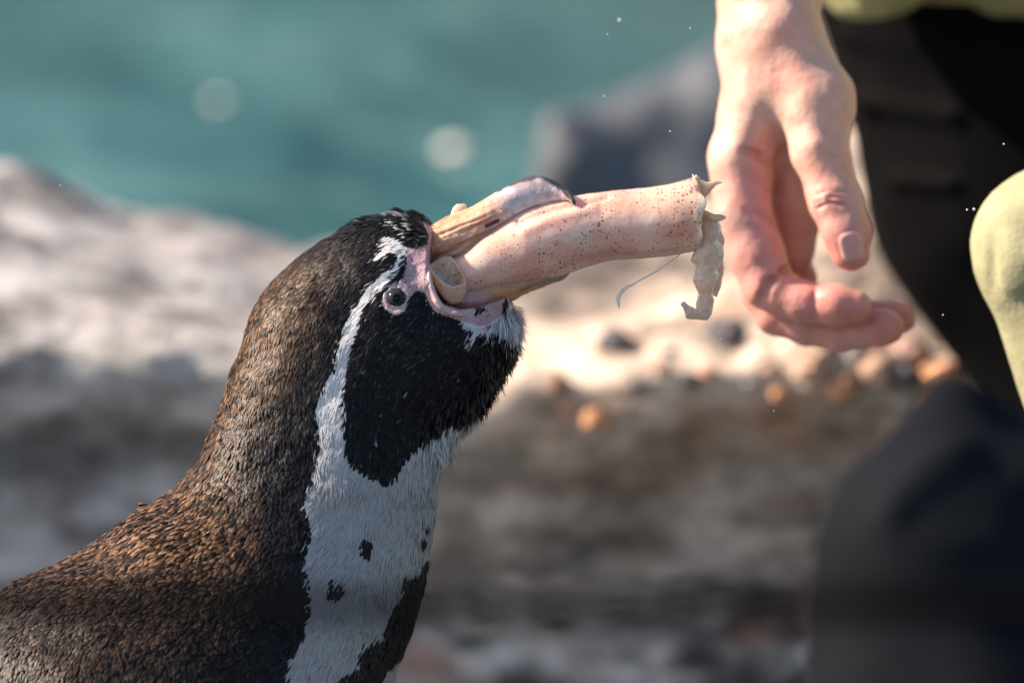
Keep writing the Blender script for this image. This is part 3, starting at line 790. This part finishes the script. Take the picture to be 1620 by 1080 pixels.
# ================================================================== SQUID
sq0 = F0([(715, 440, -30)])[0]
squid = empty('squid', sq0, label='pale pink speckled squid with torn end, held crosswise in the penguin bill', cat='squid')
AX = [(700,448, 30, -22), (722,441, 34, -26), (750,430, 37, -26), (785,413, 46, -20), (822,397, 55, -10), (860,383, 59, -4), (905,369, 58, 0), (950,359, 55.5, 2), (1000,353, 55.5, 2),
      (1040,350, 56, 0), (1075,345, 57, -2), (1096,341, 58, -3), (1108,340, 60, -4)]
def mantle():
    n, m = 340, 200
    S = cr(AX, n); C = S[:, :2]; T = np.gradient(C, axis=0); T /= np.linalg.norm(T, axis=1, keepdims=True)
    Nn = np.stack([T[:, 1], -T[:, 0]], 1)                   # towards the top
    th = np.linspace(0, 2 * np.pi, m, endpoint=False)
    def shell(k, idx, in_=0):
        r = S[idx, 2] - in_
        P = np.empty((len(idx), m, 3))
        P[..., :2] = C[idx][:, None] + Nn[idx][:, None] * (r[:, None] * np.cos(th)[None])[..., None]
        P[..., 2] = S[idx, 3][:, None] - r[:, None] * .92 * np.sin(th)[None]
        return P
    P = shell(0, np.arange(n))
    d = fbm(P / 44., 2, 71) * 2.6 + fbm(P / 10., 3, 72) * .35
    # long fold along the upper side, slack skin at the foot of the tube
    v, u = P[..., 1], P[..., 0]
    d -= 4.5 * np.exp(-(polydist(u, v, [(820, 352), (860, 336), (905, 325), (960, 312)]) / 4.5) ** 2) * (P[..., 2] < 0)
    d += 3.0 * np.exp(-(polydist(u, v, [(830, 366), (880, 345), (940, 330)]) / 9) ** 2) * (P[..., 2] < 0)
    d += 3 * np.exp(-(polydist(u, v, [(985, 402), (1030, 400), (1075, 392), (1100, 380)]) / 8) ** 2)
    Nrm = P - np.concatenate([C, S[:, 3:4]], 1)[:, None]; Nrm /= np.linalg.norm(Nrm, axis=-1, keepdims=True)
    # rippled, torn rim
    t = np.linspace(0, 1, n)[:, None]; e = sstep(.93, 1.0, t)
    rip = vnoise(np.stack([np.cos(th) * 3, np.sin(th) * 3, 0 * th], -1), 5)
    P = P + Nrm * (d + e * (rip[None] * 7))[..., None]
    sh = e * (6 * rip[None] + np.interp(np.cos(th), [-1, -.3, .3, .8, 1], [-9, -2, 8, 4, -4])[None])
    P[..., 0] += sh
    P[..., 1] -= e * np.exp(-((th - 0) ** 2) / .05)[None] * 10 + e * np.exp(-((th - 2 * np.pi) ** 2) / .05)[None] * 10
    # inner wall
    k = np.arange(n - 1, n - 60, -1)
    Ctr = np.concatenate([C, S[:, 3:4]], 1)[:, None]
    In = (P - Nrm * (5.5))[k]
    last = np.repeat(Ctr[k[-1]][None], m, 1) * .999 + In[-1:] * .001
    A = np.concatenate([P, (P[-1:] - Nrm[-1:] * 2.7 + [2.2, 0, 0]), In, last], 0)
    u, v = A[..., 0], A[..., 1]
    g = lambda cx, cy, rx, ry: np.exp(-((u - cx) / rx) ** 2 - ((v - cy) / ry) ** 2)
    nn = fbm(A / 12., 3, 75)
    den = .85 + .55 * g(1075, 350, 34, 48) + .3 * g(1085, 300, 22, 20) + .35 * g(880, 430, 60, 26) - .75 * g(1010, 352, 30, 17) + .4 * g(955, 350, 22, 40) - .3 * g(770, 420, 40, 26) + nn * .35
    pk = .50 * g(1078, 360, 26, 34) + .45 * g(940, 322, 22, 8) + .35 * g(1010, 402, 60, 12) + .45 * g(830, 450, 70, 14) + .35 * g(930, 408, 70, 14) + .3 * g(950, 305, 80, 8) + np.maximum(nn, 0) * .3
    wh = .7 * g(1010, 352, 30, 17) + .75 * g(765, 418, 34, 20) + .25 * g(860, 370, 60, 20) + .5 * sstep(1098, 1106, u)  # pale marks; the left one paints a sunlit highlight into the skin
    colr = np.clip(np.stack([den, pk, wh], -1), 0, 1.2)
    mk('mantle', F0(A.reshape(-1, 3)), grid_faces(len(A), m), mSquid, squid, col=colr.reshape(-1, 3))
mantle()
def fin_cup():
    # rolled fin: a curled cup whose rim faces up and out of the gape
    n, m = 60, 110; t = np.linspace(0, 1, n)[:, None]; a = np.linspace(0, 2 * np.pi, m, endpoint=False)[None]
    e1 = np.array([.90, .42, .10]); e2 = np.array([.25, -.72, .64]);
    rx = np.interp(t, [0, .3, .6, .85, 1], [31, 29, 24, 15, 8]); ry = np.interp(t, [0, .3, .6, .85, 1], [22, 20, 18, 12, 6])
    c = np.stack([706 + 10 * t, 434 + 44 * t, -74 + 12 * t], -1)
    c = c.reshape(n, 1, 3)
    P = c + (rx * np.cos(a))[..., None] * e1 + (ry * np.sin(a))[..., None] * e2
    P = P + (fbm(P / 18., 3, 81) * 3.0 * np.array([1, 1, 1])[..., None, None]).transpose(1, 2, 0)
    P[..., 1] += (-6 * np.maximum(0, np.sin(a)) ** 2 * (1 - t) + 3 * np.sin(a * 3) * (1 - t) * .8 + 4.5 * np.sin(a * 2 + 2.4) * (1 - t) ** 1.5)
    P[..., 0] += (-5 * np.exp(-((a - 2.6) / .5) ** 2) + 4 * np.exp(-((a - .3) / .4) ** 2)) * (1 - t)
    ctr = P.mean(1, keepdims=True); Nn = P - ctr; Nn /= np.linalg.norm(Nn, axis=-1, keepdims=True)
    In = (P - Nn * 3.6)[::-1]
    rim = P[:1] - Nn[:1] * 1.8 + [-.5, -2.0, 0]
    bot = np.repeat(ctr[-1][None], m, 1) + [2, 5, 0]
    A = np.concatenate([bot, P[::-1], rim, In[::-1], np.repeat(ctr[-1][None], m, 1)], 0)
    mk('fin', F0(A.reshape(-1, 3)), grid_faces(len(A), m), mFin, squid)
fin_cup()
def ribbon(name, secs, mat, n=120, m=40, amp=3.0, seed=1, sc=14., power=1):
    P = loft(secs, n, m, power); N, _ = grid_normals(P)
    P = P + N * (fbm(P / sc, 3, seed) * amp)[..., None] + (fbm(P / (sc * 2.2), 2, seed + 5) * amp)[..., None] * np.array([0, 0, 1.0])
    return mk(name, F0(P.reshape(-1, 3)), grid_faces(n, m), mat, squid)
0 and ribbon('fin', [(742,418, 752,424, 3, -34), (728,404, 738,428, 5, -44), (712,402, 722,420, 6, -56), (700,406, 704,414, 4, -66)], mFin, amp=1, seed=4)
# flap behind the roll that joins it to the mantle
ribbon('torn_strip', [(1102,330, 1120,344, 4, -10), (1110,350, 1134,346, 7, -16), (1107,364, 1141,366, 9, -20), (1103,384, 1136,380, 10, -18), (1096,404, 1144,393, 10, -16), (1093,414, 1142,408, 9, -15), (1100,424, 1136,428, 9, -14), (1097,446, 1137,436, 9, -13),
        (1103,462, 1128,462, 9, -12), (1100,480, 1130,478, 9, -12), (1101,488, 1120,505, 9, -12), (1093,484, 1097,505, 8, -14), (1083,482, 1085,503, 9, -18), (1076,480, 1085,492, 7, -22), (1082,476, 1090,484, 4, -24)], mMeat, 260, 80, 3.2, 9, 15.)
ribbon('torn_strip', [(1116,350, 1138,358, 3, 4), (1120,374, 1146,380, 4, 8), (1124,396, 1143,402, 4, 10), (1120,420, 1146,424, 4, 10), (1126,440, 1142,446, 3, 10), (1126,466, 1134,470, 1, 8)], mMeat, 140, 50, 3.0, 19, 14.)
ribbon('torn_tip', [(1096,282, 1108,326, 3, -6), (1108,285, 1116,312, 3, -8), (1119,288, 1127,300, 2.4, -10), (1132,286, 1134,293, 1.6, -12), (1141,288, 1142,290, .6, -12)], mMeat, 50, 24, 1.0, 29)
ribbon('torn_tip', [(1106,328, 1112,360, 3, -16), (1118,334, 1124,354, 3.2, -22), (1130,339, 1133,352, 3, -25), (1141,340, 1143,349, 2.2, -26), (1148,343, 1148,346, .8, -27)], mMeat, 50, 24, 1.0, 39)
ribbon('torn_tip', [(1090,292, 1106,310, 5, 4), (1098,280, 1110,296, 4, 4), (1102,276, 1106,280, 1, 4)], mMeat, 50, 24, 1.0, 49)
ribbon('scrap', [(712,342, 730,340, 4, 8), (716,330, 738,333, 6, 8), (722,323, 738,325, 4, 8), (724,322, 736,322, 1, 8)], mMeat, 40, 24, 1.2, 59)
mClear = M('mucus').set(Roughness=.15, IOR=1.35, Base_Color=(.95, .90, .78, 1)); mClear.b.inputs['Transmission Weight'].default_value = 0; sss(mClear, .4, .003)
tube('slime_thread', [(1078, 400, 6), (1055, 418, 6), (1032, 433, 6), (1008, 446, 6), (990, 456, 6), (980, 466, 6), (978, 478, 6), (980, 488, 6)], [1.0, 1.1, 1.6, 1.5, 2.6, 3.6, 2.6, .5], mClear, squid, None, noise=1.2)

# ================================================================== KEEPER
HOFF = .14
FH = Frame(HOFF)
FK = Frame(.10)
FL = Frame(.62)
FN = Frame(-.58)
keep0 = FH([(1900, 1900, 100)])[0]; keep0[2] = 0
keeper = empty('person', keep0, label='keeper in olive clothes and black rubber waders, bare hand letting go of the squid', cat='person')
def hand_sdf(p):
    f32 = np.float32
    # wrist and palm block
    d = cap(p, (1214, -160, 25), (1220, 40, 25), 90, 78)
    d = smin(d, cap(p, (1218, 20, 60), (1216, 60, 70), 76, 72), 30)
    palm = cap(p, (1212, 90, 20), (1174, 250, 12), 60, 50)
    palm = smin(palm, cap(p, (1215, 90, 60), (1184, 262, 78), 62, 47), 30)
    palm = smin(palm, cap(p, (1222, 90, 100), (1196, 272, 142), 56, 44), 30)
    palm = smin(palm, cap(p, (1228, 90, 125), (1214, 280, 196), 50, 36), 30)
    palm = smin(palm, cap(p, (1232, 110, 40), (1236, 190, 110), 54, 46), 30)
    d = smin(d, palm, 46)
    # thumb with the ball of the thumb
    th = cap(p, (1252, 70, 5), (1290, 160, -30), 56, 60)
    th = smin(th, cap(p, (1290, 165, -30), (1296, 238, -52), 58, 45), 24)
    th = smin(th, cap(p, (1296, 238, -52), (1318, 318, -66), 44, 41), 16)
    th = smin(th, cap(p, (1320, 322, -68), (1336, 366, -72), 42, 38), 10)
    th = smin(th, cap(p, (1336, 366, -72), (1343, 398, -72), 37, 31), 12)
    d = smin(d, th, 22)
    d = smin(d, cap(p, (1232, 50, -18), (1226, 150, -16), 58, 40), 30)
    d = smin(d, cap(p, (1244, 130, -20), (1262, 205, 0), 36, 22), 30)
    # tendons, first knuckles
    d = smin(d, cap(p, (1245, 40, -40), (1286, 225, -86), 16, 9), 26)
    d = smin(d, cap(p, (1205, 70, -26), (1172, 235, -28), 16, 12), 26)
    # fingers
    def finger(pts):
        r = None
        for (a, ra), (b, rb) in zip(pts[:-1], pts[1:]):
            c = cap(p, a, b, ra, rb)
            r = c if r is None else smin(r, c, 9)
        return r
    ix = finger([((1172, 250, 12), 50), ((1176, 340, 4), 46), ((1196, 400, 0), 45), ((1216, 448, -4), 42), ((1238, 466, -10), 35), ((1268, 477, -22), 33), ((1286, 479, -28), 29), ((1322, 482, -38), 32), ((1350, 485, -40), 27)])
    md = finger([((1184, 262, 76), 46), ((1190, 360, 74), 42), ((1214, 460, 62), 38), ((1232, 498, 55), 33), ((1276, 515, 40), 30), ((1330, 528, 26), 28), ((1362, 524, 14), 26), ((1394, 519, 4), 29), ((1404, 518, 2), 26)])
    rg = finger([((1196, 272, 140), 43), ((1214, 370, 138), 38), ((1236, 450, 126), 34), ((1262, 478, 120), 30), ((1340, 496, 104), 28), ((1380, 502, 92), 27), ((1420, 503, 78), 27), ((1430, 503, 76), 23)])
    pk = finger([((1214, 280, 194), 36), ((1238, 350, 190), 32), ((1254, 400, 182), 28), ((1268, 422, 172), 24), ((1280, 436, 160), 20)])
    pb = smin(cap(p, (1248, 210, 62), (1262, 320, 84), 46, 44), cap(p, (1262, 320, 84), (1256, 394, 100), 44, 37), 20)
    fg = smin(smin(smin(ix, md, 2), smin(rg, pk, 3), 2), pb, 8)
    d = smin(d, fg, 16)
    # creases on the palm side
    def crease(pts, r, k, d):
        for a, b in zip(pts[:-1], pts[1:]):
            d = ssub(d, cap(p, a, b, r, r), k)
        return d
    d = crease([(1176, 238, -40), (1196, 246, -34), (1222, 262, -20), (1240, 276, 10)], 5, 9, d)
    d = crease([(1184, 282, -46), (1208, 296, -36), (1226, 306, -10)], 5, 9, d)
    d = crease([(1180, 334, -48), (1204, 342, -40), (1226, 356, -14)], 4, 8, d)
    d = crease([(1198, 486, -30), (1206, 468, -46), (1214, 448, -46), (1232, 432, -30), (1250, 424, -6)], 6, 9, d)
    d = crease([(1290, 512, -46), (1286, 500, -58), (1285, 476, -60), (1290, 448, -46)], 3, 9, d)
    d = crease([(1212, 497, -24), (1240, 508, -16), (1290, 514, -18), (1340, 516, -20), (1378, 508, -14)], 5, 7, d)
    d = crease([(1352, 552, -8), (1356, 530, -18), (1362, 505, -18)], 2.2, 7, d)
    d = crease([(1392, 494, 40), (1418, 508, 36), (1432, 520, 36)], 4, 7, d)
    for o_ in (-9, 0, 9):
        d = crease([(1288 + o_ * .2, 322 + o_, -94), (1308, 312 + o_, -108), (1332, 316 + o_, -104)], 1.6, 5, d)
    q = p.astype(f32)
    d = d + (vnoise(q / 26., 3) * 1.6 + vnoise(q / 9., 4) * .5).astype(f32)
    return d
def build_hand():
    V, Q = nets(hand_sdf, (1080, -150, -150), (1480, 580, 260), 4)
    u, v, w_ = V[:, 0], V[:, 1], V[:, 2]
    n1 = fbm(V / 30., 3, 91)
    lit = np.array([.70, .45, .36])
    pk = np.array([.67, .32, .285])
    t = sstep(200, 420, v) * .8 + n1 * .25                  # redder towards palm and fingers
    t = np.maximum(t, sstep(60, 25, polydist(u, v, [(1200, 300), (1220, 420), (1280, 485), (1400, 515)])) * .8)
    t = np.clip(t, 0, 1)
    c = mix(np.tile(lit, (len(V), 1)), np.tile(pk, (len(V), 1)), t)
    for a, b, r in ((1345, 395, 40), (1318, 318, 22), (1350, 488, 30), (1400, 516, 26), (1430, 503, 24), (1265, 478, 14), (1190, 240, 20)):
        k = np.exp(-((u - a) ** 2 + (v - b) ** 2) / r ** 2) * .5
        c = mix(c, np.tile([.60, .23, .20], (len(V), 1)), k)
    b = mk('body', FH(V), Q, mSkin, keeper, col=c)
    return V, Q, b
HV, HQ, hand_o = build_hand()
handB = BVHTree.FromPolygons([tuple(x) for x in HV], [tuple(int(i) for i in f) for f in HQ])
def nail():
    n, m = 26, 22
    s, t = np.meshgrid(np.linspace(-1, 1, n), np.linspace(-1, 1, m), indexing='ij')
    r = np.maximum(abs(s), abs(t)); q = (abs(s) ** 4 + abs(t) ** 4) ** .25 + 1e-9
    s2, t2 = s * r / q, t * r / q
    ang = math.radians(-14)
    x = s2 * 20; y = t2 * 24
    uu = 1343 + x * math.cos(ang) - y * math.sin(ang); vv = 391 + x * math.sin(ang) + y * math.cos(ang)
    ww = np.array([near_w(a, b, handB) for a, b in zip(uu.ravel(), vv.ravel())]).reshape(uu.shape)
    ww = np.where(ww == 0, -90, ww); fit = ww.mean() 
    ww = np.minimum(ww, ww.mean() + 12) - 2.6 + 3.2 * sstep(.8, 1, r)
    P = np.stack([uu, vv, ww], -1).reshape(-1, 3)
    Bk = P + [0, 0, 4]
    V = np.concatenate([P, Bk]); f = grid_faces(n, m, False)
    mk('fingernail', FH(V), np.concatenate([f, f[:, ::-1] + n * m]), mNail, hand_o)
nail()
mOlive = plain('olive_cloth', (.36, .35, .20), .85, 60, .3, .002)
mBlackRub = plain('black_rubber', (.003, .003, .0035), .8, 14, .5, .001, .04)
mGreyRub = plain('wet_charcoal_rubber', (.009, .011, .014), .85, 10, .5, .002, .04)
def cloth(name, frame, sdf, lo, hi, h, mat, par=None):
    V, Q = nets(sdf, lo, hi, h); return mk(name, frame(V), Q, mat, par or keeper)
# olive sleeve over the forearm and upper arm (above the picture)
cloth('jacket', FH, lambda p: smin(smin(smin(cap(p, (1216, -165, 25), (1330, -880, 60), 128, 165), cap(p, (1330, -880, 60), (2150, -1450, 250), 165, 260), 60),
      smin(cap(p, (2150, -1450, 250), (2200, -1400, 1500), 280, 280), cap(p, (2350, -1200, 850), (2750, 100, 800), 520, 560), 200), 120), cap(p, (2200, -1400, 1500), (2100, -500, 1600), 260, 170), 60)
      + (vnoise(p / 90., 5) * 14).astype(np.float32), (900, -1900, -400), (3500, 800, 2000), 34, mOlive)
def head_():
    def f(p):
        d = cap(p, (2110, -2160, 850), (2080, -1980, 850), 290, 250)
        d = smin(d, cap(p, (2000, -1960, 850), (1960, -1880, 850), 190, 130), 80)
        d = smin(d, cap(p, (2120, -1960, 850), (2230, -1650, 850), 170, 190), 60)
        d = smin(d, cap(p, (1840, -2110, 850), (1790, -2030, 850), 24, 40), 40)
        d = smin(d, cap(p, (1850, -1915, 800), (1850, -1915, 900), 26, 26), 20)
        for s in (-1, 1):
            d = smin(d, cap(p, (2130, -2090, 850 + s * 275), (2120, -2010, 850 + s * 270), 44, 28), 12)
            d = ssub(d, cap(p, (1835, -2120, 850 + s * 90), (1840, -2120, 850 + s * 120), 36, 34), 20)
        return d
    V, Q = nets(f, (1600, -2600, 450), (2600, -1400, 1250), 22)
    hd = mk('head', FH(V), Q, mSkin, keeper, col=np.tile([.62, .40, .30], (len(V), 1)))
    V, Q = nets(lambda p: np.maximum(cap(p, (2130, -2180, 850), (2150, -2080, 850), 305, 275), -cap(p, (1650, -2000, 850), (1850, -1980, 850), 300, 300)) + (vnoise(p / 40., 5) * 10).astype(np.float32), (1700, -2600, 450), (2560, -1700, 1250), 22)
    mk('hair', FH(V), Q, plain('brown_hair', (.04, .022, .012), .6, 60, .5), hd)
head_()
# bent elbow of the other olive sleeve
def knee(p):
    d = cap(p, (1662, 388, 0), (1900, 310, 60), 124, 170)
    d = smin(d, cap(p, (1900, 310, 60), (2300, -900, 300), 170, 240), 60)
    d = smin(d, cap(p, (1664, 400, 0), (1800, 700, 60), 116, 150), 30)
    d = smin(d, cap(p, (1546, 384, 0), (1590, 330, 0), 9, 26), 16)
    d = ssub(d, cap(p, (1555, 330, -90), (1575, 460, -60), 9, 6), 16)
    d = ssub(d, cap(p, (1590, 500, -90), (1700, 430, -120), 14, 8), 26)
    d = ssub(d, cap(p, (1580, 350, -100), (1690, 400, -128), 9, 5), 26)
    return d + (vnoise(p / 80., 15) * 4).astype(np.float32)
cloth('sleeve', FK, knee, (1500, -1250, -400), (2700, 950, 700), 14, mOlive)
# far leg in black rubber waders with folds
def wader(p):
    d = cap(p, (1550, -60, 60), (1644, 300, 40), 264, 254)
    d = smin(d, cap(p, (1644, 300, 40), (1850, 620, 60), 254, 256), 60)
    d = smin(d, cap(p, (1840, 620, 60), (1850, 1500, 60), 250, 220), 60)
    q = p
    for (a, b, r) in (((1325, 160, -60), (1500, 190, -200), 7), ((1320, 62, -60), (1520, 90, -210), 6), ((1365, 285, -80), (1500, 300, -210), 5)):
        d = smin(d, cap(p, a, b, r, r * .7), 26)
    return d + (vnoise(p / 90., 25) * 6).astype(np.float32)
cloth('wader', FL, wader, (1230, -330, -330), (2200, 1600, 400), 13, mBlackRub)
cloth('jacket_hem', FL, lambda p: smin(smin(cap(p, (1346, -22, -220), (1392, -22, -290), 62, 62), cap(p, (1420, -50, -190), (1640, -60, -230), 66, 92), 30), cap(p, (1640, -60, -200), (2600, -300, -200), 92, 300), 60)
      + (vnoise(p / 40., 35) * 12).astype(np.float32), (1240, -500, -560), (2800, 120, 200), 13, plain('dark_olive_cloth', (.27, .265, .12), .85, 60, .3, .002))
# near shin and boot in wet charcoal rubber
def shin(p):
    d = cap(p, (1512, 655, 40), (1492, 880, 0), 60, 198)
    d = smin(d, cap(p, (1492, 880, 0), (1530, 1220, 0), 198, 282), 60)
    d = smin(d, cap(p, (1660, 850, 60), (2900, 560, 1500), 150, 330), 90)
    d = smin(d, cap(p, (1560, 700, 60), (1700, 900, 60), 60, 200), 60)
    d = smin(d, cap(p, (1545, 1220, 0), (1560, 2000, 0), 272, 170), 60)
    d = smin(d, cap(p, (1540, 2080, 0), (1250, 2150, 0), 190, 130), 60)
    d = ssub(d, cap(p, (1542, 610, -60), (1572, 720, -120), 12, 20), 30)
    d = smin(d, cap(p, (1400, 800, -180), (1500, 720, -120), 20, 16), 50)
    return d + (vnoise(p / 110., 45) * 12).astype(np.float32)
cloth('wader', FN, shin, (1080, 200, -300), (3300, 2300, 1900), 20, mGreyRub)

# ================================================================== SMALL THINGS
mDrop = M('droplet').set(Roughness=.05, IOR=1.33, Base_Color=(.95, .97, 1, 1)); mDrop.b.inputs['Transmission Weight'].default_value = .35
dsm = None
DR = [(980, 32, 3.2, .10), (955, 152, 1.5, .02), (1588, 228, 1.8, 0), (1530, 332, 2.3, -.02), (1541, 331, 3.0, -.02), (1462, 735, 2.2, 0), (1060, 208, 1.6, .02), (1092, 45, 1.6, 0), (961, 54, 1.4, .01),
      (1296, 211, 1.4, .05), (1147, 424, 1.5, 0), (1141, 536, 1.8, 0), (1486, 690, 1.5, 0), (1388, 765, 1.4, 0), (1224, 650, 2.0, .01), (1492, 498, 1.7, 0), (95, 293, 1.6, 0), ]
th = np.linspace(.01, np.pi - .01, 8)[:, None]; ph = np.linspace(0, 2 * np.pi, 10, endpoint=False)[None]
DV = np.stack([np.sin(th) * np.cos(ph), np.sin(th) * np.sin(ph), np.cos(th) + 0 * ph], -1).reshape(-1, 3)
for k, (a, b, r, o_) in enumerate(DR):
    c = Frame(o_)([(a, b, 0)])[0]
    if dsm is None:
        o = mk('water_droplet', c + DV * PX * 1.0, grid_faces(8, 10), mDrop, origin=c); dsm = o
    else:
        o = dsm.copy(); COL.objects.link(o); o.location = c
    o.scale = (r * .75,) * 3
    tag(o, 'tiny clear water droplet flying through the air', 'droplet', 'water droplets in the air')

# slack fence wire close to the lens, far out of focus
FW = Frame(-1.25)
wp = [(u, 952 + 7 * math.sin(u / 340.) + (u - 700) * .012, 0) for u in np.linspace(-2500, 4200, 30)]
wire = tube('fence_wire', wp, [22] * 30, plain('dark_wire', (.003, .003, .003), .9, 60, .3, 0, .05), None, None, frame=FW, m=12, n=120, origin=FW([(810, 950, 0)])[0])
tag(wire, 'dark blurred fence wire running across the lower part of the view', 'wire')
